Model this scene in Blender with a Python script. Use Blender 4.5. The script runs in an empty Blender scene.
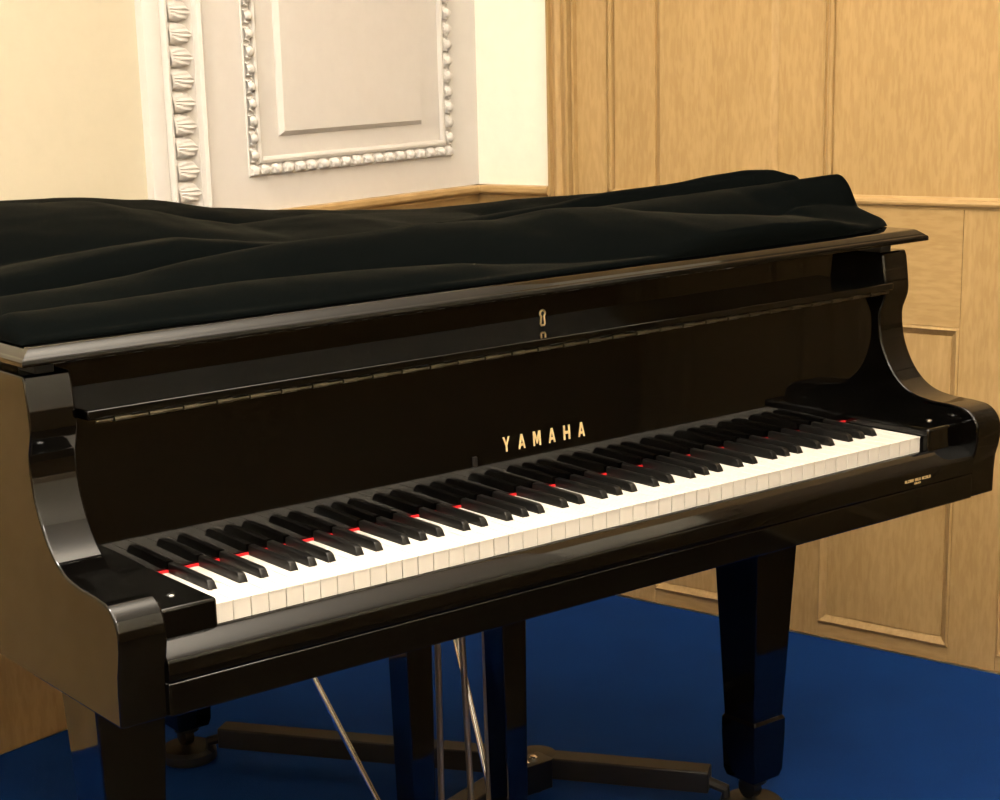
import bpy, bmesh, math, random
from mathutils import Vector, Matrix, noise
random.seed(7)
COL = bpy.context.scene.collection
S = bpy.context.scene

# ------------------------------------------------------------------ materials
def new_mat(name):
    m = bpy.data.materials.new(name); m.use_nodes = True
    nt = m.node_tree
    return m, nt, nt.nodes['Principled BSDF']
def simple(name, col, rough=.5, metal=0., coat=0., spec=.5, sheen=0.):
    m, nt, b = new_mat(name)
    b.inputs['Base Color'].default_value = (*col, 1)
    b.inputs['Roughness'].default_value = rough
    b.inputs['Metallic'].default_value = metal
    b.inputs['Specular IOR Level'].default_value = spec
    b.inputs['Coat Weight'].default_value = coat
    b.inputs['Coat Roughness'].default_value = .04
    b.inputs['Sheen Weight'].default_value = sheen
    return m
def add_bump(nt, b, src, strength, dist=.002):
    bp = nt.nodes.new('ShaderNodeBump')
    bp.inputs['Strength'].default_value = strength
    bp.inputs['Distance'].default_value = dist
    nt.links.new(src, bp.inputs['Height'])
    nt.links.new(bp.outputs['Normal'], b.inputs['Normal'])
def coords(nt, scale):
    tc = nt.nodes.new('ShaderNodeTexCoord'); mp = nt.nodes.new('ShaderNodeMapping')
    mp.inputs['Scale'].default_value = scale
    nt.links.new(tc.outputs['Object'], mp.inputs['Vector'])
    return mp.outputs['Vector']
def noise_tex(nt, vec, scale, detail=4, rough=.55):
    n = nt.nodes.new('ShaderNodeTexNoise')
    n.inputs['Scale'].default_value = scale
    n.inputs['Detail'].default_value = detail
    n.inputs['Roughness'].default_value = rough
    nt.links.new(vec, n.inputs['Vector'])
    return n.outputs['Fac']
def ramp(nt, src, stops):
    r = nt.nodes.new('ShaderNodeValToRGB')
    el = r.color_ramp.elements
    while len(el) < len(stops): el.new(.5)
    for e, (p, c) in zip(el, stops):
        e.position = p; e.color = (*c, 1)
    nt.links.new(src, r.inputs['Fac'])
    return r.outputs['Color']
def mix(nt, a, b, fac):
    m = nt.nodes.new('ShaderNodeMix'); m.data_type = 'RGBA'
    m.inputs['Factor'].default_value = fac if not hasattr(fac, 'links') else 0
    if hasattr(fac, 'links'): nt.links.new(fac, m.inputs['Factor'])
    nt.links.new(a, m.inputs['A']); nt.links.new(b, m.inputs['B'])
    return m.outputs['Result']

def oak(name, horizontal=False, tint=1.):
    m, nt, b = new_mat(name)
    sc = (2., 2., .16) if not horizontal else (.16, .16, 2.)
    v = coords(nt, sc)
    fine = noise_tex(nt, v, 60, 5, .6)
    broad = noise_tex(nt, v, 9, 3, .5)
    c1 = ramp(nt, fine, [(.30, tuple(tint*x for x in (.40, .250, .098))), (.72, tuple(tint*x for x in (.55, .370, .165)))])
    c2 = ramp(nt, broad, [(.30, tuple(tint*x for x in (.41, .262, .105))), (.75, tuple(tint*x for x in (.57, .385, .175)))])
    fl = noise_tex(nt, coords(nt, (2.4, 2.4, .55) if not horizontal else (.55, .55, 2.4)), 45, 2, .5)
    c3 = ramp(nt, fl, [(.42, tuple(tint*x for x in (.385, .240, .094))), (.60, tuple(tint*x for x in (.53, .352, .155)))])
    nt.links.new(mix(nt, mix(nt, c1, c2, .5), c3, .38), b.inputs['Base Color'])
    b.inputs['Roughness'].default_value = .42
    b.inputs['Specular IOR Level'].default_value = .35
    add_bump(nt, b, fine, .12, .001)
    return m
def plaster(name, col, strength=.25):
    m, nt, b = new_mat(name)
    v = coords(nt, (1, 1, 1))
    n = noise_tex(nt, v, 28, 6, .6)
    c = ramp(nt, n, [(.3, tuple(.96*x for x in col)), (.7, col)])
    nt.links.new(c, b.inputs['Base Color'])
    b.inputs['Roughness'].default_value = .6
    b.inputs['Specular IOR Level'].default_value = .25
    add_bump(nt, b, n, strength, .002)
    return m
def carpet_mat():
    m, nt, b = new_mat('navy_carpet')
    v = coords(nt, (1, 1, 1))
    n = noise_tex(nt, v, 420, 3, .7)
    n2 = noise_tex(nt, v, 5, 3, .5)
    c = ramp(nt, n, [(.3, (.0014, .020, .112)), (.7, (.0040, .044, .215))])
    c2 = ramp(nt, n2, [(.3, (.0020, .026, .140)), (.7, (.0034, .038, .190))])
    nt.links.new(mix(nt, c, c2, .5), b.inputs['Base Color'])
    b.inputs['Roughness'].default_value = .95
    b.inputs['Specular IOR Level'].default_value = .1
    add_bump(nt, b, n, .6, .004)
    return m
def cloth_mat():
    m, nt, b = new_mat('black_cover_fabric')
    v = coords(nt, (1, 1, 1))
    n = noise_tex(nt, v, 900, 2, .6)
    c = ramp(nt, n, [(.3, (.0011, .0015, .0015)), (.7, (.0022, .0027, .0026))])
    nt.links.new(c, b.inputs['Base Color'])
    b.inputs['Roughness'].default_value = .85
    b.inputs['Specular IOR Level'].default_value = 0.
    b.inputs['Sheen Weight'].default_value = .07
    b.inputs['Sheen Roughness'].default_value = .25
    b.inputs['Sheen Tint'].default_value = (.85, .8, .66, 1)
    add_bump(nt, b, n, .3, .001)
    return m

BLACK = simple('black_piano_lacquer', (.0010, .0009, .0008), .05, 0, 0, .36)
BLACK2 = simple('black_satin_paint', (.004, .0036, .0034), .32, 0, 0, .4)
IVORY = simple('white_key_plastic', (.57, .545, .505), .25, 0, 0, .4)
EBONY = simple('black_key_plastic', (.005, .0048, .0044), .30, 0, 0, .26)
FELT = simple('red_felt', (.55, .018, .022), .95, 0, 0, .1)
BRASS = simple('polished_brass', (.93, .74, .42), .3, 1)
GOLD = simple('gold_inlay', (.95, .75, .40), .42, .6)
HINGE = simple('worn_brass_hinge', (.075, .065, .045), .35, 1)
STEEL = simple('bright_steel', (.75, .76, .78), .2, 1)
ROD = simple('dull_bronze_rod', (.30, .25, .19), .38, .9)
DARKWOOD = simple('dark_brown_steel', (.004, .003, .0022), .5, 0, 0, .4)
RUBBER = simple('black_rubber', (.01, .01, .01), .7)
OAKV = oak('oak_vertical_grain', False, .80)
OAKH = oak('oak_horizontal_grain', True, .80)
DOAK = oak('reflection_dark_oak', False, .30)  # oak darkened on unseen surfaces so the lacquer mirrors a dimmer room
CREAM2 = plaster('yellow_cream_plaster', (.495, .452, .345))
CREAM = plaster('cream_painted_plaster', (.84, .80, .70))
WHITE = plaster('white_painted_plaster', (.56, .54, .518), .2)
CARPET = carpet_mat()
CLOTH = cloth_mat()
DFLOOR = oak('dark_floor_boards', True, .06)  # dark boards made up so the lacquer reflects no bright floor
CEIL = plaster('ceiling_paint', (.84, .80, .72))

# ------------------------------------------------------------------ helpers
def finish(o, smooth=35, bevel=0, seg=2, limit=35):
    me = o.data
    if bevel:
        md = o.modifiers.new('Bevel', 'BEVEL'); md.width = bevel; md.segments = seg
        md.limit_method = 'ANGLE'; md.angle_limit = math.radians(limit); md.harden_normals = False
    if smooth:
        for p in me.polygons: p.use_smooth = True
        me.set_sharp_from_angle(angle=math.radians(smooth))
    return o
def obj(name, bm, mat, parent=None, smooth=35, bevel=0, seg=2, loc=None, rz=0):
    me = bpy.data.meshes.new(name)
    bmesh.ops.recalc_face_normals(bm, faces=bm.faces[:])
    bm.to_mesh(me); bm.free()
    me.materials.append(mat)
    o = bpy.data.objects.new(name, me); COL.objects.link(o)
    if loc is not None: o.location = loc
    o.rotation_euler = (0, 0, rz)
    if parent is not None: o.parent = parent
    return finish(o, smooth, bevel, seg)
def empty(name, loc=(0, 0, 0), rz=0, parent=None):
    o = bpy.data.objects.new(name, None); COL.objects.link(o)
    o.empty_display_size = .05; o.location = loc; o.rotation_euler = (0, 0, rz)
    if parent is not None: o.parent = parent
    return o
def tag(o, label=None, cat=None, group=None, kind=None):
    if label: o['label'] = label
    if cat: o['category'] = cat
    if group: o['group'] = group
    if kind: o['kind'] = kind
    return o
def copy_part(o, parent):
    c = o.copy(); COL.objects.link(c); c.parent = parent
    for ch in list(o.children): copy_part(ch, c)
    return c
def add_box(bm, x0, x1, y0, y1, z0, z1):
    v = [bm.verts.new((x, y, z)) for x in (x0, x1) for y in (y0, y1) for z in (z0, z1)]
    for q in ((0,1,3,2),(4,6,7,5),(0,4,5,1),(2,3,7,6),(0,2,6,4),(1,5,7,3)):
        bm.faces.new([v[i] for i in q])
def add_prism(bm, pts, mapf, a, b):
    """polygon pts (2-D) swept from a to b; mapf(p, q, t) -> 3-D"""
    A = [bm.verts.new(mapf(p, q, a)) for p, q in pts]
    B = [bm.verts.new(mapf(p, q, b)) for p, q in pts]
    n = len(pts)
    bm.faces.new(A); bm.faces.new(B[::-1])
    for i in range(n):
        j = (i+1) % n
        bm.faces.new((A[i], A[j], B[j], B[i]))
YZ = lambda y, z, x: (x, y, z)         # profile in y,z swept along x
XY = lambda x, y, z: (x, y, z)         # outline in x,y swept along z
XZ = lambda x, z, y: (x, y, z)
def add_tube(bm, path, r, seg=10, closed=False, caps=True):
    pts = [Vector(p) for p in path]; n = len(pts); rings = []
    up = None
    for i, p in enumerate(pts):
        if closed: t = (pts[(i+1) % n]-pts[i-1])
        else: t = pts[min(i+1, n-1)]-pts[max(i-1, 0)]
        t.normalize()
        if up is None:
            up = Vector((0, 0, 1)) if abs(t.z) < .9 else Vector((1, 0, 0))
        s = t.cross(up).normalized(); u = s.cross(t).normalized(); up = u
        rr = r[i] if isinstance(r, (list, tuple)) else r
        rings.append([bm.verts.new(p+(s*math.cos(a)+u*math.sin(a))*rr) for a in (2*math.pi*k/seg for k in range(seg))])
    m = n if closed else n-1
    for i in range(m):
        A, B = rings[i], rings[(i+1) % n]
        for k in range(seg):
            bm.faces.new((A[k], A[(k+1) % seg], B[(k+1) % seg], B[k]))
    if not closed and caps:
        bm.faces.new(rings[0][::-1]); bm.faces.new(rings[-1])
def add_lathe(bm, prof, c, seg=24, axis='z'):
    rings = []
    for r, h in prof:
        ring = []
        for k in range(seg):
            a = 2*math.pi*k/seg
            if axis == 'z': p = (c[0]+r*math.cos(a), c[1]+r*math.sin(a), c[2]+h)
            elif axis == 'y': p = (c[0]+r*math.cos(a), c[1]+h, c[2]+r*math.sin(a))
            else: p = (c[0]+h, c[1]+r*math.cos(a), c[2]+r*math.sin(a))
            ring.append(bm.verts.new(p))
        rings.append(ring)
    for A, B in zip(rings, rings[1:]):
        for k in range(seg): bm.faces.new((A[k], A[(k+1) % seg], B[(k+1) % seg], B[k]))
    bm.faces.new(rings[0][::-1]); bm.faces.new(rings[-1])
def add_square_loft(bm, rings):
    """rings: (cx, cy, hx, hy, z)"""
    R = []
    for cx, cy, hx, hy, z in rings:
        R.append([bm.verts.new((cx+sx*hx, cy+sy*hy, z)) for sx, sy in ((-1,-1),(1,-1),(1,1),(-1,1))])
    for A, B in zip(R, R[1:]):
        for k in range(4): bm.faces.new((A[k], A[(k+1)%4], B[(k+1)%4], B[k]))
    bm.faces.new(R[0][::-1]); bm.faces.new(R[-1])
def arc(cx, cy, r, a0, a1, n):
    return [(cx+r*math.cos(math.radians(a0+(a1-a0)*i/n)), cy+r*math.sin(math.radians(a0+(a1-a0)*i/n))) for i in range(n+1)]
def catmull(pts, n=6):
    out = []
    P = [pts[0]]+list(pts)+[pts[-1]]
    for i in range(1, len(P)-2):
        p0, p1, p2, p3 = [Vector(q) for q in P[i-1:i+3]]
        for k in range(n):
            t = k/n
            out.append(tuple(.5*((2*p1)+(p2-p0)*t+(2*p0-5*p1+4*p2-p3)*t*t+(3*p1-p0-3*p2+p3)*t**3)))
    out.append(tuple(pts[-1]))
    return out
def interp(xs, ys, x):
    if x <= xs[0]: return ys[0]
    if x >= xs[-1]: return ys[-1]
    for i in range(len(xs)-1):
        if x <= xs[i+1]:
            t = (x-xs[i])/(xs[i+1]-xs[i]); t = t*t*(3-2*t)*.5+t*.5
            return ys[i]+(ys[i+1]-ys[i])*t
# ------------------------------------------------------------------ room
PHI = math.radians(13)
KX, KY = 1.812, 1.816
RL, RF, RH = 5.0, 3.7, 2.95           # room depth to the left / front, height
def robj(name, bm, mat, parent=None, **k):
    if parent is None: return obj(name, bm, mat, None, loc=(KX, KY, 0), rz=PHI, **k)
    return obj(name, bm, mat, parent, **k)
# local frame: u along the back wall (negative = left), v into the back wall, z up
bm = bmesh.new(); add_box(bm, -RL-.1, .1, -RF-.1, .1, -.11, -.0105)
floor = tag(robj('floor', bm, DFLOOR, smooth=0), 'room floor in dark boards added to keep the lacquer reflections dark', kind='structure')
bm = bmesh.new(); add_prism(bm, [(-RL+.05, -.0135), (-RL+.05, -.92), (-.0165, -2.07), (-.0165, -.0135)], XY, -.0100, -.0004)
carpet = tag(robj('carpet', bm, CARPET, smooth=0, bevel=.002), 'navy blue carpet spread under the piano up to the walls', 'carpet')
bm = bmesh.new(); add_box(bm, -RL-.1, .1, -RF-.1, .1, RH, RH+.1)
tag(robj('ceiling', bm, CEIL, smooth=0), 'cream painted ceiling of the room', kind='structure')
bm = bmesh.new(); add_box(bm, -RL, .1, 0, .1, -.01, RH)
wall_back = tag(robj('wall_back', bm, CREAM2, smooth=0), 'cream plaster wall behind the piano with white moulded panel', kind='structure')
bm = bmesh.new(); add_box(bm, 0, .1, -RF, 0, -.01, RH)
wall_right = tag(robj('wall_right', bm, CREAM, smooth=0), 'wall at right clad in oak panelling beside a cream strip', kind='structure')
bm = bmesh.new(); add_box(bm, -RL-.1, -RL, -RF, .1, -.01, RH)
wall_left = tag(robj('wall_left', bm, CREAM, smooth=0), 'cream wall at the left side of the room', kind='structure')
bm = bmesh.new(); add_box(bm, -RL-.1, .1, -RF-.1, -RF, -.01, RH)
wall_front = tag(robj('wall_front', bm, CREAM, smooth=0), 'cream wall opposite the piano', kind='structure')

def ring_frame(bm, a0, a1, b0, b1, rings, mp, fill=False):
    """mitred rectangular moulding: rings = (inset, height); mp(a, b, h) -> 3-D"""
    R = []
    for ins, h in rings:
        R.append([bm.verts.new(mp(a, b, h)) for a, b in ((a0+ins, b0+ins), (a1-ins, b0+ins), (a1-ins, b1-ins), (a0+ins, b1-ins))])
    for A, B in zip(R, R[1:]):
        for k in range(4): bm.faces.new((A[k], A[(k+1)%4], B[(k+1)%4], B[k]))
    if fill: bm.faces.new(R[-1])
BK = lambda u, z, p: (u, -p, z)        # back wall: p out of the wall
RT = lambda s, z, p: (-p, -s, z)       # right wall: s from the corner towards the viewer

# ---- back wall: dado, white plaster panel field, carved mouldings
DADO = [(-.002, .945), (.010, .945), (.013, .955), (.019, .962), (.019, .966), (.026, .968), (.032, .972), (.034, .976), (.034, .984), (.031, .989), (-.002, .989)]
bm = bmesh.new(); add_prism(bm, DADO, lambda p, z, t: BK(t, z, p), -RL, 0)
tag(robj('trim_1', bm, OAKH, smooth=25), 'oak dado rail running under the white plaster panel', kind='structure')
bm = bmesh.new(); add_prism(bm, DADO, lambda p, z, t: RT(t, z, p), 0.0, .2385)
tag(robj('trim_2', bm, OAKH, smooth=25), 'short oak dado rail under the cream strip in the corner', kind='structure')
bm = bmesh.new(); add_box(bm, -RL, 0, -.012, 0, .0, .945)
tag(robj('wainscot', bm, OAKV, wall_back, smooth=0))
bm = bmesh.new(); add_box(bm, -.012, 0, -.231, 0, .0, .945)
robj('wainscot', bm, OAKV, wall_right, smooth=0)
# white field
bm = bmesh.new(); add_box(bm, -.905, -.0005, -.006, 0, .989, RH)
plas = robj('plaster_field', bm, WHITE, wall_back, smooth=0)
# leaf architrave at the left of the field
bm = bmesh.new()
add_prism(bm, [(-1.066, 0), (-1.064, .018), (-1.055, .022), (-1.026, .022), (-1.021, .016), (-1.018, .016), (-1.012, .026), (-1.006, .026), (-1.003, .010),
               (-.925, .010), (-.922, .022), (-.914, .026), (-.908, .022), (-.905, .012), (-.900, .014), (-.896, .010), (-.895, 0)],
          lambda u, p, z: BK(u, z, p), .989, RH)
band = robj('moulded_band', bm, WHITE, wall_back, smooth=30)
tag(band, 'upright white moulding band carved with leaves')
def leaf(bm, u0, z0, w, h, base):
    """carved leaf lying across the band: straight at its left root, rounded at the right, undercut along its lower edge"""
    NA, NB = 16, 16
    g = []
    for j in range(NB+1):
        t = -1+2*j/NB                       # bottom .. top
        row = []
        for i in range(NA+1):
            q = i/NA                        # root .. tip
            half = .5*h*math.sqrt(max(0, 1-q**3.2))*(1.08+.05*math.cos(q*17))
            ang = math.atan2(t*.9, .35+q)
            ribs = .5+.5*math.cos(ang*15)
            body = math.sqrt(max(0, 1-abs(t)**3))*math.sqrt(max(0, 1-q**5))
            hh = base-.001+body*(.010+.011*(1-t)*.5)-.0055*ribs*body*(.35+.65*q)
            if j == 0: hh = base-.001
            row.append(bm.verts.new(BK(u0+w*q-.006*abs(t)*q, z0+t*half-.004*q, hh)))
        g.append(row)
    for j in range(NB):
        for i in range(NA): bm.faces.new((g[j][i], g[j][i+1], g[j+1][i+1], g[j+1][i]))
bm = bmesh.new()
z = 1.004
while z < RH-.05:
    leaf(bm, -1.0005, z, .071, .044, .010); z += .0455
robj('carved_leaves', bm, WHITE, wall_back, smooth=50)
# egg-and-dart frame
A0, A1, B0, B1 = -.786, -.105, 1.0645, 2.35
bm = bmesh.new()
ring_frame(bm, A0, A1, B0, B1, [(0, .006), (.0015, .0095), (.0035, .009), (.0045, .0065), (.026, .0065), (.0275, .013), (.0335, .0155), (.0375, .0135), (.041, .0065)], BK)
robj('frame_moulding', bm, WHITE, wall_back, smooth=30)
def egg(bm, c, along, w, h, base):
    """egg in its shell; along = 'u' or 'z', tops turned towards the frame's inside"""
    NA, NB = 14, 12
    g = []
    for j in range(NB+1):
        t = -1+2*j/NB
        row = []
        for i in range(NA+1):
            s = -1+2*i/NA
            d = math.sqrt(s*s+(t if t > 0 else t*.55)**2)
            hh = base-.001+.0190*math.sqrt(max(0, 1-min(1, d)**2.4))
            if .50 < d < .80: hh -= .0045          # groove between egg and shell
            p, q = s*w*.5, t*h*.5
            if along == 'u': row.append(bm.verts.new(BK(c[0]+p, c[1]+q, hh)))
            elif along == 'l': row.append(bm.verts.new(BK(c[0]+q, c[1]+p, hh)))
            else: row.append(bm.verts.new(BK(c[0]-q, c[1]+p, hh)))
        g.append(row)
    for j in range(NB):
        for i in range(NA): bm.faces.new((g[j][i], g[j][i+1], g[j+1][i+1], g[j+1][i]))
bm = bmesh.new()
PER = .0368
n = round((A1-A0-.052)/PER)
for i in range(n): egg(bm, (A0+.026+(i+.5)*(A1-A0-.052)/n, B0+.0150), 'u', PER*.88, .0225, .0065)
n = round((B1-B0-.052)/PER)
for i in range(n):
    zz = B0+.026+(i+.5)*(B1-B0-.052)/n
    egg(bm, (A0+.0150, zz), 'l', PER*.88, .0225, .0065)
    egg(bm, (A1-.0150, zz), 'r', PER*.88, .0225, .0065)
for (uu, zz) in ((A0+.0145, B0+.0145), (A1-.0145, B0+.0145)): egg(bm, (uu, zz), 'u', .024, .024, .0065)
robj('egg_and_dart_carving', bm, WHITE, wall_back, smooth=55)
# raised inner panel
bm = bmesh.new()
ring_frame(bm, -.690, -.214, 1.146, 2.27, [(0, .006), (.001, .0085), (.010, .017), (.012, .017)], BK, True)
robj('raised_panel', bm, WHITE, wall_back, smooth=20)

# ---- right wall: oak panelling
def rbox(bm, s0, s1, z0, z1, p0, p1): add_box(bm, -p1, -p0, -s1, -s0, z0, z1)
ARC = [(.2375, 0), (.2375, .026), (.246, .028), (.2475, .017), (.250, .017), (.254, .022), (.262, .025), (.268, .022), (.272, .016), (.281, .019), (.289, .025), (.297, .025), (.300, .012),
       (.3025, .012), (.305, .020), (.311, .020), (.314, .008), (.314, 0)]
bm = bmesh.new(); add_prism(bm, ARC, lambda s, p, z: RT(s, z, p), 0, RH)
robj('oak_architrave', bm, OAKV, wall_right, smooth=30)
SEND = 1.86
DS0, DS1, DZ = 1.98, 3.57, 2.15  # unseen double door, added to darken what the fallboard reflects
bm = bmesh.new(); rbox(bm, DS0, (DS0+DS1)/2-.002, .006, DZ, .0, .02); rbox(bm, (DS0+DS1)/2+.002, DS1, .006, DZ, .0, .02)
door = tag(robj('reflection_door_1', bm, DOAK, smooth=0, bevel=.002), 'unseen dark double door added to darken the lacquer reflections', kind='structure')
bm = bmesh.new()
for a, b in ((DS0, (DS0+DS1)/2), ((DS0+DS1)/2, DS1)):
    for z0, z1 in ((.14, .92), (1.06, 2.02)):
        ring_frame(bm, a+.12, b-.12, z0, z1, [(0, .0195), (.004, .030), (.012, .026), (.022, .021), (.03, .021), (.06, .027)], RT, True)
robj('reflection_door_panels', bm, DOAK, door, smooth=20)
bm = bmesh.new()
for sx in ((DS0+DS1)/2-.06, (DS0+DS1)/2+.06): add_lathe(bm, [(.010, -.03), (.010, -.055), (.024, -.06), (.028, -.072), (.018, -.085)], (.01, -sx, 1.0), 18, 'x')
robj('reflection_door_knob', bm, BRASS, door, smooth=40)
bm = bmesh.new(); rbox(bm, DS0-.12, DS0-.002, .0, DZ+.12, 0, .03); rbox(bm, DS1+.002, RF-.001, .0, DZ+.12, 0, .03); rbox(bm, DS0-.002, DS1+.002, DZ+.002, DZ+.12, 0, .03)  # frame of the added door, dark for the same reflections
tag(robj('trim_3', bm, DOAK, smooth=0, bevel=.004), 'unseen dark frame added with the double door to darken reflections', kind='structure')
bm = bmesh.new(); rbox(bm, .314, SEND, 0, RH, 0, .002); robj('oak_backing', bm, OAKV, wall_right, smooth=0)
# upper stile
bm = bmesh.new(); rbox(bm, .3135, .396, .725, RH, .002, .009); robj('oak_stile', bm, OAKV, wall_right, smooth=0, bevel=.001)
MO = lambda s0: [(s0, .002), (s0, .013), (s0+.0025, .0145), (s0+.004, .009), (s0+.006, .009), (s0+.009, .016), (s0+.0125, .017), (s0+.0155, .013), (s0+.0165, .0035)]
bm = bmesh.new(); add_prism(bm, MO(.397)+[(.4135, .002)], lambda s, p, z: RT(s, z, p), .982, RH)
robj('oak_bead', bm, OAKV, wall_right, smooth=30)
def upper_panel(s0, s1, m):
    bm = bmesh.new()
    a, b = s0+m, s1-m
    pr = [(s0, .002), (s0, .0065), (a, .0065), (a+.0008, .0024), (a+.003, .0024), (a+.016, .0122), (a+.017, .0128),
          (b-.017, .0128), (b-.016, .0122), (b-.003, .0024), (b-.0008, .0024), (b, .0065), (s1, .0065), (s1, .002)]
    add_prism(bm, pr, lambda q, p, z: RT(q, z, p), .985, RH)
    robj('oak_panel', bm, OAKV, wall_right, smooth=0)
upper_panel(.4185, .949, .108)
bm = bmesh.new()
add_prism(bm, [(.949, .002), (.949, .010), (.951, .012), (.953, .007), (.956, .008), (.960, .014), (.965, .015), (.969, .012), (.970, .004), (.974, .004), (.974, .002)], lambda s, p, z: RT(s, z, p), .982, RH)
robj('oak_bead', bm, OAKV, wall_right, smooth=30)
bm = bmesh.new(); rbox(bm, .974, 1.86, .985, RH, .002, .006); robj('oak_panel', bm, OAKV, wall_right, smooth=0)
# rail under the upper panels
RAIL = [(.002, .962), (.010, .962), (.012, .967), (.018, .970), (.020, .975), (.018, .980), (.012, .983), (.010, .987), (.002, .987)]
bm = bmesh.new(); add_prism(bm, RAIL, lambda p, z, t: RT(t, z, p), .4145, SEND)
robj('oak_rail_moulding', bm, OAKH, wall_right, smooth=30)
bm = bmesh.new(); rbox(bm, .3965, 1.2645, .722, .962, .002, .009); robj('oak_rail', bm, OAKH, wall_right, smooth=0, bevel=.0012)
bm = bmesh.new(); rbox(bm, 1.2655, 1.37, 0, .962, .002, .009); robj('oak_stile', bm, OAKV, wall_right, smooth=0, bevel=.0012)
bm = bmesh.new(); rbox(bm, 1.372, SEND, .722, .962, .002, .009); robj('oak_rail', bm, OAKH, wall_right, smooth=0, bevel=.0012)
# lower stiles and bottom rail
for s0, s1 in ((.3135, .525), (.842, .957), (1.70, 1.858)):
    bm = bmesh.new(); rbox(bm, s0, s1, 0, .7215, .002, .009); robj('oak_stile', bm, OAKV, wall_right, smooth=0, bevel=.0012)
bm = bmesh.new(); rbox(bm, .5255, .8415, 0, .034, .002, .009); rbox(bm, .9575, 1.266, 0, .034, .002, .009)
rbox(bm, 1.3705, 1.70, 0, .034, .002, .009); robj('oak_bottom_rail', bm, OAKH, wall_right, smooth=0)
for s0, s1 in ((.5255, .8415), (.9575, 1.266), (1.3705, 1.6995)):
    bm = bmesh.new()
    ring_frame(bm, s0, s1, .034, .7215, [(0, .009), (.001, .013), (.005, .0145), (.008, .011), (.016, -.004+.0095), (.0185, .0025), (.0195, .0050), (.0205, .0050)], RT, True)
    robj('oak_panel', bm, OAKV, wall_right, smooth=25)
# panelling behind the camera; front wall darkened to dim its reflection in the lacquer
bm = bmesh.new(); add_box(bm, -RL, 0, -RF, -RF+.02, 0, .98)
robj('wainscot', bm, DOAK, wall_front, smooth=0)
bm = bmesh.new(); add_prism(bm, [(p, z+.02) for p, z in DADO], lambda p, z, t: (t, -RF+.018+p, z), -RL, 0)
robj('dado_rail', bm, OAKH, wall_front, smooth=25)
bm = bmesh.new(); add_box(bm, -RL, -RL+.02, -RF+.02, 0, 0, .95)
robj('wainscot', bm, OAKV, wall_left, smooth=0)
bm = bmesh.new(); add_prism(bm, DADO, lambda p, z, t: (-RL+p+.012, t, z), -RF, 0)
robj('dado_rail', bm, OAKH, wall_left, smooth=25)

# ------------------------------------------------------------------ grand piano
piano = tag(empty('grand_piano', (.6136, .6, 0)), 'glossy black grand piano with open keyboard standing on blue carpet', 'piano')
PO = Vector((.6136, .6, 0))
def part(name, bm, mat, parent=None, **k):
    bmesh.ops.translate(bm, verts=bm.verts[:], vec=-PO)
    return obj(name, bm, mat, parent or piano, **k)
XL, XR = -.083, 1.310                   # inner faces of the arms
TH = .058
WK = 1.2272/52
ZK = .72

# --- case (rim): bass side straight, tail round, treble side bent
def outline(off):
    xl, xr = XL-TH+off, XR+TH-off
    top = catmull([(xl, .60), (xl, .95), (xl+.015, 1.12), (.02+off*.7, 1.27-off*.7), (.18, 1.345-off), (.38, 1.355-off), (.56-off*.4, 1.30-off), (.68-off*.8, 1.19-off*.7), (.77-off*.9, 1.06-off*.5), (.90-off*.7, .94-off*.7),
                   (1.08-off*.4, .84-off), (1.23-off*.7, .735-off*.8), (1.325-off, .62-off*.4), (xr, .48)], 6)
    return [(xl, .30)]+top+[(xr, .30)]
o_out, o_in = outline(0), outline(.05)
bm = bmesh.new()
rings = []
for pts, z in ((o_out, .625), (o_out, .980), (o_in, .980), (o_in, .625)):
    rings.append([bm.verts.new((x, y, z)) for x, y in pts])
nn = len(o_out)
for A, B in zip(rings, rings[1:]+rings[:1]):
    for i in range(nn-1): bm.faces.new((A[i], A[i+1], B[i+1], B[i]))
for e in (0, -1): bm.faces.new([r[e] for r in rings])
case = part('case', bm, BLACK, smooth=40, bevel=.003)
bm = bmesh.new(); add_prism(bm, o_in, XY, .64, .70)
part('soundboard', bm, BLACK2)

# --- arms: the S-shaped fronts of the case sides
ARM = [(.302, .6155), (-.0305, .6155), (-.0315, .655), (-.0335, .676)] + \
      [(-.0375, .690), (-.0405, .705), (-.0405, .716)] + arc(-.004, .718, .0365, 178, 92, 9) + \
      catmull([(.012, .7560), (.050, .7575), (.082, .7635), (.108, .778), (.130, .803), (.146, .836), (.152, .866)], 5) + \
      [(.1525, .880)] + catmull([(.151, .889), (.1465, .900), (.1425, .911), (.1415, .922)], 3) + [(.1432, .940), (.1475, .970), (.151, .9795), (.302, .980)]
for sx, x0, x1 in (('l', XL-TH, XL), ('r', XR, XR+TH)):
    bm = bmesh.new(); add_prism(bm, ARM, YZ, x0, x1)
    part('arm', bm, BLACK, smooth=32, bevel=.0028, seg=3)

# --- key bed and key slip
bm = bmesh.new(); add_box(bm, XL-TH+.002, XR+TH-.002, -.0300, .62, .6155, .655); add_box(bm, XL+.0005, XR-.0005, -.0345, -.0302, .6155, .6545)
part('key_bed', bm, BLACK, bevel=.003)
slip = [(-.0065, .6565), (-.0360, .6565), (-.0362, .6768), (-.0355, .6795), (-.0338, .6820), (-.0310, .6845), (-.0150, .6966), (-.0125, .6978), (-.0100, .6988), (-.0078, .6985), (-.0065, .697)]
bm = bmesh.new(); add_prism(bm, slip, YZ, XL+.001, XR-.001)
keyslip = part('key_slip', bm, BLACK, smooth=40, bevel=.0008)
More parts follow.
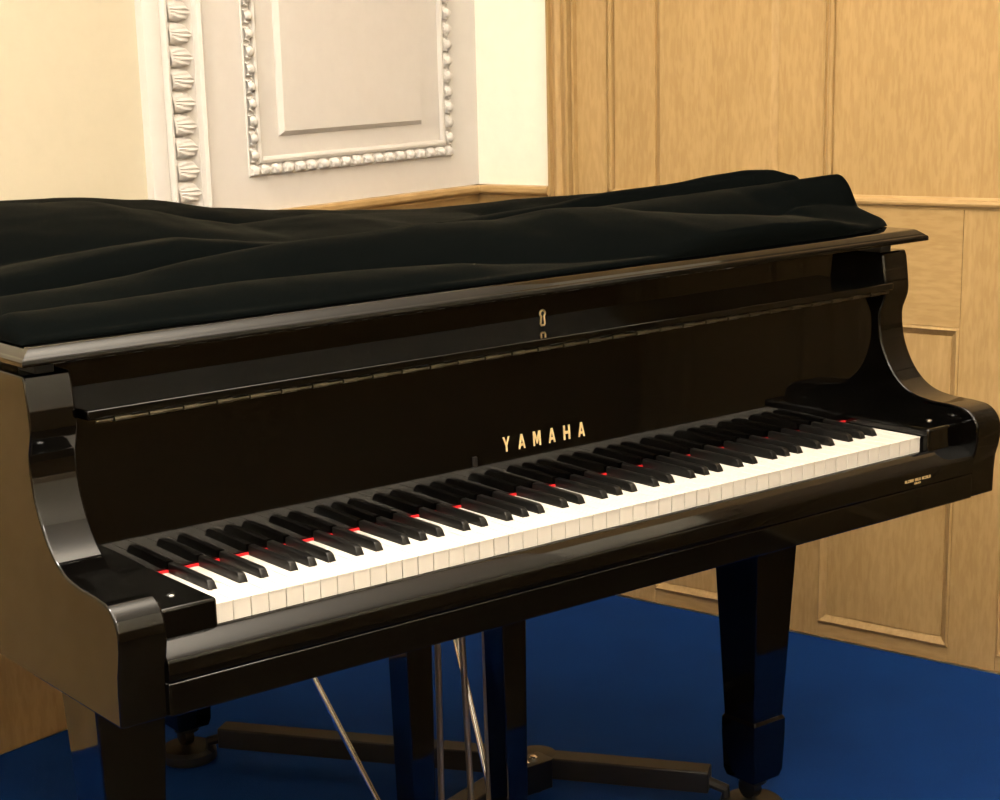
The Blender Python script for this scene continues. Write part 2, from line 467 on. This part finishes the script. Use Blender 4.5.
# faint maker's line printed on the key slip's right end
def strokes(bm, words, x, z, h, gap, y):
    for w in words:
        for ch in range(w):
            cw = h*.62
            k = random.randrange(4)
            t = h*.2
            add_box(bm, x, x+t, y-.0004, y, z, z+h)
            if k != 1: add_box(bm, x+t, x+cw, y-.0004, y, z+h-t, z+h)
            if k in (0, 2): add_box(bm, x+cw-t, x+cw, y-.0004, y, z, z+h-t)
            if k in (1, 3): add_box(bm, x+t, x+cw, y-.0004, y, z, z+t)
            x += h*.82
        x += gap
bm = bmesh.new()
strokes(bm, (6, 4, 6), 1.1475, .6665, .0041, .0026, -.0362)
strokes(bm, (7,), 1.169, .6618, .0026, .003, -.0362)
part('maker_lettering', bm, GOLD, smooth=0).parent = keyslip
tag([c for c in keyslip.children][0], 'tiny two-line gold lettering on the key slip')

# --- cheek blocks at the keyboard's ends
for i, (x0, x1, sx) in enumerate(((XL+.0005, -.0035, -.040), (1.2272+.0035, XR-.0005, 1.283))):
    bm = bmesh.new(); add_box(bm, x0, x1, -.012, .150, .660, .7320)
    blk = part('cheek_block', bm, BLACK, bevel=.004, seg=3)
    bm = bmesh.new(); add_lathe(bm, [(.0055, .7315), (.0055, .7330), (.004, .7340), (.0015, .7343)], (sx, .029, 0), 14)
    scr = part('screw', bm, STEEL, smooth=40); scr.parent = blk

# --- keys
# bass end starts on A: pattern of white keys A B C D E F G
names = ['A', 'B', 'C', 'D', 'E', 'F', 'G']
black_off = {'A': .0032, 'C': -.0026, 'D': .0026, 'F': -.0034, 'G': 0.}
blacks = {}
for i in range(51):
    n = names[i % 7]
    if n in black_off: blacks[i] = (i+1)*WK+black_off[n]
BW = .0108
cache = {}
for i in range(52):
    n = names[i % 7]
    lft = (i-1 in blacks); rgt = (i in blacks)
    x0, x1 = i*WK+.0006, (i+1)*WK-.0006
    tl = blacks[i-1]+BW/2+.0008-i*WK if lft else .0006
    tr = blacks[i]-BW/2-.0008-i*WK if rgt else WK-.0006
    key = (round(tl, 5), round(tr, 5))
    if key not in cache:
        bm = bmesh.new()
        pts = [(.0006, 0), (WK-.0006, 0)]
        if rgt: pts += [(WK-.0006, .0505), (tr, .0505)]
        pts += [(tr, .149), (tl, .149)]
        if lft: pts += [(tl, .0505), (.0006, .0505)]
        add_prism(bm, pts, XY, ZK-.0025, ZK)                       # covering
        add_prism(bm, [(x*1., y) if y > 0 else (x, .0009) for x, y in pts], XY, ZK-.024, ZK-.0025)   # key body
        o = part('white_key', bm, IVORY, smooth=0, bevel=.0005, seg=2)
        cache[key] = o
    else:
        o = cache[key].copy(); COL.objects.link(o)
    o.location = (i*WK, 0, 0)
bk0 = None
for i, xc in sorted(blacks.items()):
    if bk0 is None:
        bm = bmesh.new()
        R = []
        hb, ht = BW/2, BW/2-.0011
        prof = [(.0500, ZK-.004, hb), (.0510, ZK+.0008, hb-.0002), (.0548, ZK+.0080, ht+.0004), (.0575, ZK+.0103, ht), (.0610, ZK+.0112, ht), (.149, ZK+.0117, ht)]
        for y, zt, hw in prof:
            zb = ZK-.005
            R.append([bm.verts.new(p) for p in ((-hb, y, zb), (hb, y, zb), (hb-.0004, y, max(zb+.0005, zt-.003)), (hw, y, zt-.0006), (hw-.0012, y, zt), (-hw+.0012, y, zt), (-hw, y, zt-.0006), (-hb+.0004, y, max(zb+.0005, zt-.003)))])
        for A, B in zip(R, R[1:]):
            for k in range(8): bm.faces.new((A[k], A[(k+1)%8], B[(k+1)%8], B[k]))
        bm.faces.new(R[0][::-1]); bm.faces.new(R[-1])
        bk0 = o = part('black_key', bm, EBONY, smooth=40)
    else:
        o = bk0.copy(); COL.objects.link(o)
    o.location = (xc, 0, 0)
bm = bmesh.new(); add_box(bm, -.003, 1.2302, .001, .160, .656, .694)
part('key_frame', bm, BLACK2)
bm = bmesh.new(); add_box(bm, -.0032, 1.2304, .1478, .1508, .700, .7228)
part('felt_strip', bm, FELT)

# --- fallboard (open), with lettering, lip, hinge and keyhole
FT = math.tan(math.radians(3.7))
fy = lambda z: .1510+(z-.722)*FT
FBX0, FBX1 = XL+.0015, XR-.0015
bm = bmesh.new()
add_prism(bm, [(fy(.7225)+.0008, .7228), (fy(.727), .727), (fy(.930), .930), (fy(.930)+.022, .930), (fy(.7225)+.022, .7228)], YZ, FBX0, FBX1)
fall = part('fallboard', bm, BLACK, smooth=20)
# raised letters
LET = {'Y': [[(0, 1), (.24, 1), (.5, .58), (.76, 1), (1, 1), (.62, .42), (.62, 0), (.38, 0), (.38, .42)]],
       'A': [[(0, 0), (.24, 0), (.32, .24), (.68, .24), (.76, 0), (1, 0), (.64, 1), (.36, 1)]],
       'M': [[(0, 0), (0, 1), (.27, 1), (.5, .52), (.73, 1), (1, 1), (1, 0), (.79, 0), (.79, .62), (.56, .12), (.44, .12), (.21, .62), (.21, 0)]],
       'H': [[(0, 0), (0, 1), (.26, 1), (.26, .60), (.74, .60), (.74, 1), (1, 1), (1, 0), (.74, 0), (.74, .40), (.26, .40), (.26, 0)]]}
bm = bmesh.new()
lh, lw = .0202, .0120
zb = .7815
for k, ch in enumerate('YAMAHA'):
    w = lw*(1.12 if ch in 'M' else 1.0)
    xc = .5487+k*.02700
    for poly in LET[ch]:
        if ch == 'A':   # legs, crossbar and apex as separate bars so the counter stays open
            bars = [[(0, 0), (.23, 0), (.56, .86), (.64, 1), (.38, 1)], [(.77, 0), (1, 0), (.64, 1), (.50, 1), (.45, .86)], [(.20, .20), (.80, .20), (.74, .36), (.26, .36)]]
        else: bars = [poly]
        for bpoly in bars:
            add_prism(bm, [(xc-w/2+p*w, zb+q*lh) for p, q in bpoly], lambda x, z, t: (x, fy(z)-t, z), -.0005, .0008)
o = part('brand_lettering', bm, GOLD, smooth=0); o.parent = fall; tag(o, 'gold capital letters inlaid across the fallboard')
# little dark plate low on the fallboard
bm = bmesh.new(); add_box(bm, .489, .4965, fy(.778)-.0025, fy(.778)+.001, .770, .7835)
o = part('small_dark_plate', bm, BLACK2, bevel=.001); o.parent = fall
# ledge
bm = bmesh.new()
add_prism(bm, [(fy(.93), .9225), (.1225, .9235), (.1212, .9255), (.1212, .9335), (.1225, .9355), (.199, .9322), (.215, .9322), (.215, .9225)], YZ, FBX0+.002, FBX1-.004)
ledge = part('fallboard_ledge', bm, BLACK, smooth=20, bevel=.0018, seg=3); ledge.parent = fall
bm = bmesh.new()
NH = 61
L0, L1 = FBX0+.012, FBX1-.012
for i in range(NH):
    a = L0+(L1-L0)*i/NH; b = L0+(L1-L0)*(i+1)/NH-.0012
    r = .0029 if i % 2 else .0014
    add_tube(bm, [(a, .1222+(0 if i % 2 else .0008), .9215), (b, .1222+(0 if i % 2 else .0008), .9215)], r, 8)
add_box(bm, L0, L1, .1236, .1255, .9185, .9215)
hg = part('hinge', bm, HINGE, smooth=40); hg.parent = fall
# lip (upper board) with keyhole escutcheon
bm = bmesh.new()
add_prism(bm, [(.1990, .9318), (.1990, .9938), (.215, .9938), (.215, .9318)], YZ, FBX0, FBX1)
lip = part('fallboard_lip', bm, BLACK, smooth=0); lip.parent = fall
def keyhole(sc):
    pts = []
    for k in range(15):
        a = math.radians(-55+290*k/14)
        pts.append((.0045*math.cos(a), .0058+.0045*math.sin(a)))
    pts += [(-.0040, -.0085), (-.0028, -.0108), (.0028, -.0108), (.0040, -.0085)]
    return [(x*sc, z*sc) for x, z in pts]
KHX, KHZ = (0.6532, 0.9485)
bm = bmesh.new()
add_tube(bm, [(KHX+x, .1986, KHZ+z) for x, z in keyhole(1.0)], .0016, 8, closed=True)
es = part('keyhole_escutcheon', bm, BRASS, smooth=60); es.parent = fall
bm = bmesh.new()
add_prism(bm, [(KHX+x, KHZ+z) for x, z in keyhole(.8)], lambda x, z, y: (x, y, z), .1984, .1995)
kh = part('keyhole', bm, RUBBER, smooth=0); kh.parent = fall
# unseen filler behind the lip, added to stop light leaking under the lid
bm = bmesh.new(); add_box(bm, XL-.02, XR+.02, .2155, .34, .95, .9942)
part('light_leak_filler', bm, BLACK, bevel=.001)
for x in (XL-.030, XR+.012):
    bm = bmesh.new(); add_box(bm, x-.012, x+.012, .152, .20, .979, .9955)
    part('lid_buffer', bm, RUBBER, bevel=.002)

# --- lid
LIDF = .1175
def lid_outline(off):
    xl, xr = XL-TH-.013+off, XR+TH+.013-off
    base = outline(-.014+off)[1:-1]
    return [(xl, LIDF+off)]+base+[(xr, LIDF+off)]
prof = [(.0006, .9945), (0, .9952), (0, 1.0000), (.0008, 1.0018), (.0022, 1.0030), (.0032, 1.0034), (.0040, 1.0044), (.0130, 1.0112), (.0160, 1.0127), (.0200, 1.0134)]
bm = bmesh.new()
rings = [[bm.verts.new((x, y, z)) for x, y in lid_outline(i)] for i, z in prof]
nn = len(rings[0])
for A, B in zip(rings, rings[1:]):
    for k in range(nn): bm.faces.new((A[k], A[(k+1) % nn], B[(k+1) % nn], B[k]))
bm.faces.new(rings[0][::-1]); bm.faces.new(rings[-1])
part('lid', bm, BLACK, smooth=30)

# --- legs
def leg(cx, cy):
    bm = bmesh.new()
    add_square_loft(bm, [(cx, cy, .058, .058, .612), (cx, cy, .058, .058, .588), (cx, cy, .053, .053, .586), (cx, cy, .0350, .0350, .184), (cx, cy, .0385, .0385, .178),
                         (cx, cy, .0385, .0385, .150), (cx, cy, .036, .036, .085), (cx, cy, .032, .032, .070)])
    l = part('leg', bm, BLACK, smooth=25, bevel=.002)
    bm = bmesh.new()
    add_lathe(bm, [(.024, .069), (.024, .060), (.012, .058), (.012, .052)], (cx, cy, 0), 16)
    add_lathe(bm, [(.010, -.011), (.019, -.009), (.019, .009), (.010, .011)], (cx, cy+.006, .0465), 16, 'x')
    c = part('caster', bm, HINGE, smooth=40); c.parent = l
LEGS = [(.018, .32), (1.213, .32), (.575, 1.19)]
for p in LEGS: leg(*p)
bm = bmesh.new(); add_box(bm, .515, .635, 1.13, 1.25, .60, .645); part('leg_block', bm, BLACK2)

# --- pedal lyre
lyre = empty('lyre', parent=piano)
def lpart(*a, **k):
    o = part(*a, **k); o.parent = lyre; return o
for xb, xt in ((.523, .520), (.703, .701)):
    bm = bmesh.new(); add_square_loft(bm, [(xb, .36, .0200, .0220, .125), (xt, .36, .0250, .0260, .613)])
    lpart('lyre_post', bm, BLACK, bevel=.002)
bm = bmesh.new(); add_prism(bm, [(.475, .12), (.480, .082), (.755, .082), (.760, .12), (.745, .135), (.49, .135)], XZ, .31, .41); lpart('pedal_box', bm, BLACK, bevel=.003)
for x in (.555, .617, .679):
    bm = bmesh.new()
    pts = [(.31, .100), (.25, .101), (.21, .096), (.195, .088)]
    for k, (y, z) in enumerate(pts): pass
    R = []
    for (y, z), hw in zip(pts, (.010, .011, .019, .012)):
        R.append([bm.verts.new(q) for q in ((x-hw, y, z-.005), (x+hw, y, z-.005), (x+hw, y, z+.004), (x-hw, y, z+.004))])
    for A, B in zip(R, R[1:]):
        for k in range(4): bm.faces.new((A[k], A[(k+1)%4], B[(k+1)%4], B[k]))
    bm.faces.new(R[0][::-1]); bm.faces.new(R[-1])
    lpart('pedal', bm, BRASS, bevel=.002)
for (a, b) in (((.584, .380, .13), (.582, .371, .613)), ((.641, .376, .13), (.621, .371, .613)), ((.690, .395, .13), (.690, .395, .613))):
    bm = bmesh.new(); add_tube(bm, [a, b], .0052, 10); lpart('pedal_rod', bm, ROD, smooth=60)
for (a, b) in (((.526, .395, .10), (.373, .60, .62)), ((.700, .385, .10), (.730, .605, .62))):
    bm = bmesh.new(); add_tube(bm, [a, b], .0052, 12); lpart('brace_rod', bm, STEEL, smooth=60)

# ------------------------------------------------------------------ black cover bunched on the lid
LO = lid_outline(.012)
def lid_ymax(x):
    best = .3
    for (xa, ya), (xb, yb) in zip(LO[1:-1], LO[2:-1]):
        if (xa-x)*(xb-x) <= 0 and abs(xb-xa) > 1e-9:
            best = max(best, ya+(yb-ya)*(x-xa)/(xb-xa))
    return best
LZ = 1.0138
#             x-list, y-list, crest-height-list, front width, back width
RIDGES = [
    # front roll along the lid edge, left part
    dict(p=[(-.15, .225, 1.040), (.0, .228, 1.040), (.2, .23, 1.0425), (.36, .23, 1.041), (.52, .225, 1.034), (.62, .21, 1.024), (.75, .20, 1.014)], wf=.052, wb=.075, ef=2.0),
    # main long roll
    dict(p=[(-.15, .37, 1.036), (.0, .385, 1.040), (.12, .395, 1.044), (.23, .40, 1.056), (.30, .40, 1.062), (.39, .40, 1.066), (.50, .395, 1.068), (.58, .385, 1.073), (.65, .37, 1.073), (.70, .36, 1.072), (.79, .34, 1.081), (.87, .32, 1.077), (.95, .285, 1.065), (1.05, .255, 1.056), (1.19, .235, 1.044), (1.25, .232, 1.032), (1.32, .225, 1.018)], wf=.185, wfl=.095, wb=.11, ef=1.7),
    # top roll at the right, ending at the lid corner
    dict(p=[(.72, .50, 1.030), (.86, .455, 1.056), (.96, .42, 1.067), (1.07, .40, 1.073), (1.18, .37, 1.079), (1.24, .34, 1.084), (1.30, .31, 1.0895), (1.340, .285, 1.0945), (1.39, .275, 1.097)], wf=.15, wfr=.046, wb=.05, ef=2.0),
    dict(p=[(1.16, .262, 1.030), (1.24, .256, 1.050), (1.38, .250, 1.048)], wf=.058, wb=.04, ef=1.0, pw=1.0),
    # second sheet edge at the left, lying over a hollow
    dict(p=[(-.15, .50, 1.046), (.0, .535, 1.050), (.084, .55, 1.0555), (.14, .55, 1.061), (.205, .55, 1.0655), (.284, .55, 1.069), (.35, .545, 1.0615), (.414, .52, 1.054), (.50, .50, 1.046), (.7, .48, 1.03)], wf=.06, wb=.30, ef=2.2),
    # broad ridge over the back left
    dict(p=[(-.15, .98, 1.106), (.10, .95, 1.110), (.31, .90, 1.105), (.379, .85, 1.088), (.458, .80, 1.067), (.51, .76, 1.056), (.613, .75, 1.0615), (.681, .76, 1.0615), (.784, .80, 1.049), (.95, .78, 1.04)], wf=.34, wb=.30, ef=1.4),
    dict(p=[(-.15, 1.08, 1.108), (.22, 1.12, 1.100), (.367, 1.12, 1.096), (.529, 1.10, 1.080), (.62, 1.02, 1.063), (.72, .98, 1.052), (.84, .92, 1.044), (.95, .84, 1.044), (1.06, .76, 1.052), (1.16, .66, 1.062), (1.22, .58, 1.066)], wf=.22, wb=.25, ef=1.5),
    # folded loop behind the right-hand roll
    dict(p=[(.80, .62, 1.045), (1.00, .58, 1.060), (1.10, .55, 1.072), (1.18, .50, 1.083), (1.235, .455, 1.094), (1.285, .42, 1.1005), (1.325, .40, 1.0995), (1.352, .385, 1.090), (1.40, .37, 1.080)], wf=.048, wb=.12, ef=2.6),
]
for r in RIDGES:
    r['x'] = [q[0] for q in r['p']]; r['y'] = [q[1] for q in r['p']]; r['z'] = [q[2] for q in r['p']]
def cloth_h(x, y):
    h = .0075
    hs = []
    for r in RIDGES:
        if x < r['x'][0]-.001 or x > r['x'][-1]+.05: continue
        yc = interp(r['x'], r['y'], x); zc = interp(r['x'], r['z'], x)-LZ
        if x > r['x'][-1]: zc *= max(0, 1-(x-r['x'][-1])/.05)
        if y <= yc and 'wfr' in r:
            t = (yc-y)/(r['wf']+(r['wfr']-r['wf'])*max(0, min(1, (x-1.12)/.22)))
            hh = zc*(max(0, 1-min(1, t)**r['ef']))**(1/1.6)
        elif y <= yc:
            t = (yc-y)/(max(r['wf'], yc-.150) if 'wfl' not in r and yc < .3 else r['wf'] if 'wfl' not in r else r['wfl']+(r['wf']-r['wfl'])*max(0, min(1, (x-.45)/.25)))
            hh = zc*(max(0, 1-min(1, t)**r['ef']))**r.get('pw', 1/1.6)
        else:
            t = (y-yc)/r['wb']
            hh = zc*(.5+.5*math.cos(math.pi*min(1, t)))
        hs.append(hh)
    m = max(hs+[h])
    # smooth maximum: rounded bottoms in the folds
    k = 700.
    m = m+math.log(sum(math.exp(k*(q-m)) for q in hs+[h]))/k
    n = noise.noise(Vector((x*6, y*11, 3.1)))*.0028+noise.noise(Vector((x*17+y*9, y*26-x*5, 7.7)))*.0010
    m += n*min(1, m/.02)
    return max(.004, m)
bm = bmesh.new()
NX, NY = 230, 210
X0, X1 = XL-TH+.001, XR+TH+.006
top, bot = [], []
for i in range(NX+1):
    x = X0+(X1-X0)*i/NX
    # front hem: wanders a little along the lid edge
    yf = LIDF+.0265+.007*noise.noise(Vector((x*3.1, 0, 1.7)))+.004*noise.noise(Vector((x*11, 5, 0)))+(.046*max(0, (x-1.22)/.15)**1.5 if x > 1.22 else 0)
    yb = lid_ymax(min(max(x, X0+.004), X1-.004))-.004
    rt, rb = [], []
    for j in range(NY+1):
        t = j/NY; t = t**1.45
        y = yf+(yb-yf)*t
        h = cloth_h(x, y)
        # round the hem, the back and the two ends down to the lid
        d = y-yf
        if d < .010: h *= .35+.65*math.sqrt(max(0, 1-(1-d/.010)**2))
        d = yb-y
        if d < .03: h *= .25+.75*math.sqrt(max(0, 1-(1-d/.03)**2))
        d = max(0, X1-.011*max(0, min(1, (y-.200)/.035))-x)
        wend = .008+.030*max(0, min(1, (.24-y)/.05))
        if d < wend:
            q = d/wend
            h *= (.10+.90*math.sqrt(max(0, 1-(1-q)**2.2)))
        d = x-X0
        if d < .03: h *= .3+.7*math.sqrt(max(0, 1-(1-d/.03)**2))
        rt.append(bm.verts.new((x, y, LZ+h)))
        rb.append(bm.verts.new((x, y, LZ+.0003)) if (i in (0, NX) or j in (0, NY)) else None)
    top.append(rt); bot.append(rb)
for i in range(NX):
    for j in range(NY):
        bm.faces.new((top[i][j], top[i+1][j], top[i+1][j+1], top[i][j+1]))
for i in range(NX):
    for j in (0, NY): bm.faces.new((top[i][j], top[i+1][j], bot[i+1][j], bot[i][j]))
for j in range(NY):
    for i in (0, NX): bm.faces.new((top[i][j], top[i][j+1], bot[i][j+1], bot[i][j]))
cover = obj('piano_cover', bm, CLOTH, None, smooth=60)
tag(cover, 'black fabric piano cover folded in loose rolls on the closed lid', 'cover')

# ------------------------------------------------------------------ dolly under the legs
dolly = tag(empty('piano_dolly', (.80, .72, 0)), 'low dark three-armed dolly on the blue carpet under the piano', 'dolly')
DO = Vector((.80, .72, 0))
def dpart(name, bm, mat, parent=None, **k):
    bmesh.ops.translate(bm, verts=bm.verts[:], vec=-DO)
    return obj(name, bm, mat, parent or dolly, **k)
HUB = Vector((.985, .632, 0))
def bar(a, b, hw=.022, z0=.036, z1=.076):
    a, b = Vector((*a, 0)), Vector((*b, 0))
    d = (b-a).normalized(); s = Vector((-d.y, d.x, 0))*hw
    bm = bmesh.new()
    pts = [a+s, a-s, b-s, b+s]
    add_prism(bm, [(p.x, p.y) for p in pts], XY, z0, z1)
    return bm
for lx, ly in LEGS:
    e = Vector((lx, ly, 0)); d = (e-HUB).normalized()
    a = HUB+d*.02; b = e-d*.074
    dpart('dolly_arm', bar(a.xy, b.xy), DARKWOOD, bevel=.003)
    # cup that holds the leg's caster, low on the carpet, with its own small wheels
    bm = bmesh.new()
    add_lathe(bm, [(.050, .0), (.055, .004), (.055, .020), (.048, .0262), (.030, .0262)], (lx, ly, 0), 28)
    cup = dpart('caster_cup', bm, DARKWOOD, smooth=30)
    n = d; s = Vector((-d.y, d.x, 0))
    bm = bmesh.new()
    p0 = e-d*.092; p1 = e-d*.047
    add_tube(bm, [(p0.x, p0.y, .056), (p1.x, p1.y, .040), (p1.x, p1.y, .018)], .010, 8)
    o = dpart('bracket', bm, DARKWOOD, smooth=40); o.parent = cup
bm = bmesh.new(); add_lathe(bm, [(.034, .034), (.036, .037), (.036, .0755), (.034, .0765)], (HUB.x, HUB.y, 0), 28)
hub = dpart('hub', bm, DARKWOOD, smooth=30)
bm = bmesh.new()
cx, cy = .948, .603
add_prism(bm, [(cx-.030, cy-.022), (cx+.034, cy-.022), (cx+.034, cy+.022), (cx-.018, cy+.022)], XY, .0762, .0815)
add_box(bm, cx-.030, cx+.030, cy-.024, cy-.018, .028, .0815)
brk = dpart('bracket', bm, BLACK2, bevel=.001)
for bx, by in ((cx+.006, cy), (cx-.020, cy-.010)):
    bm = bmesh.new(); add_lathe(bm, [(.0075, .0815), (.0075, .0850), (.005, .0875)], (bx, by, 0), 10)
    o = dpart('bolt', bm, STEEL, smooth=40); o.parent = brk
bm = bmesh.new(); add_lathe(bm, [(.007, -.008), (.0155, -.007), (.0155, .007), (.007, .008)], (HUB.x, HUB.y, .0160), 20, 'y')
add_tube(bm, [(HUB.x, HUB.y-.012, .016), (HUB.x, HUB.y-.012, .036)], .003, 8); add_tube(bm, [(HUB.x, HUB.y+.012, .016), (HUB.x, HUB.y+.012, .036)], .003, 8); add_tube(bm, [(HUB.x, HUB.y-.013, .016), (HUB.x, HUB.y+.013, .016)], .0025, 8)
dpart('wheel', bm, RUBBER, smooth=40)

# ------------------------------------------------------------------ light
R13 = Matrix.Rotation(PHI, 4, 'Z')
def place(u, v, z): 
    p = R13 @ Vector((u, v, z)); return Vector((KX+p.x, KY+p.y, z))
def area(name, u, v, z, sx, sy, power, col, target=None):
    l = bpy.data.lights.new(name, 'AREA'); l.shape = 'RECTANGLE'; l.size = sx; l.size_y = sy
    l.energy = power; l.color = col
    o = bpy.data.objects.new(name, l); COL.objects.link(o)
    o.location = place(u, v, z)
    o.rotation_euler = (0, 0, PHI)
    if target is not None:
        d = Vector(target)-o.location
        o.rotation_euler = d.to_track_quat('-Z', 'Y').to_euler()
    return o
WARM = (1.0, .915, .81)
area('ceiling_lamp_and_fill', -3.0, -.95, RH-.03, .3, .3, 28, WARM)
area('ceiling_lamp_and_fill', -3.5, -3.1, RH-.03, .4, .4, 20, WARM)  # fill added towards the front to brighten the key fronts
area('ceiling_lamp_and_fill', -2.2, -3.2, RH-.03, .4, .4, 9, WARM)  # weaker front fill, also added for the key fronts
for u, v, e in ((-3.4, -1.7, 85), (-1.7, -1.5, 62), (-3.0, -3.0, 60)):  # added fill aimed upward, brightens the ceiling that the lacquer reflects
    o = area('ceiling_bounce_fill', u, v, 2.2, .9, .25, e, WARM)
    o.rotation_euler = (math.pi, 0, PHI)
w = bpy.data.worlds.new('world'); S.world = w; w.use_nodes = True
w.node_tree.nodes['Background'].inputs['Color'].default_value = (1, .85, .65, 1)
w.node_tree.nodes['Background'].inputs['Strength'].default_value = .03

# ------------------------------------------------------------------ camera
f, cx, cy, cz, yaw, pitch, roll = 1762.05, -.9169, -1.66613, 1.31414, .615109, .238265, -.0379098
fw = Vector((math.sin(yaw)*math.cos(pitch), math.cos(yaw)*math.cos(pitch), -math.sin(pitch)))
rt = Vector((math.cos(yaw), -math.sin(yaw), 0)); up = rt.cross(fw)
r2 = rt*math.cos(roll)+up*math.sin(roll); u2 = -rt*math.sin(roll)+up*math.cos(roll)
cam = bpy.data.cameras.new('camera'); co = bpy.data.objects.new('camera', cam); COL.objects.link(co)
M = Matrix((r2, u2, -fw)).transposed().to_4x4(); M.translation = (cx, cy, cz)
co.matrix_world = M
cam.sensor_fit = 'HORIZONTAL'; cam.sensor_width = 36; cam.lens = 36*f/1000
cam.shift_x = .100; cam.shift_y = .080
cam.clip_start = .05
S.camera = co
S.view_settings.view_transform = 'Standard'
S.view_settings.look = 'None'
S.view_settings.gamma = 1
S.view_settings.use_curve_mapping = False
S.view_settings.exposure = .66
S.cycles.use_denoising = True
S.cycles.max_bounces = 8
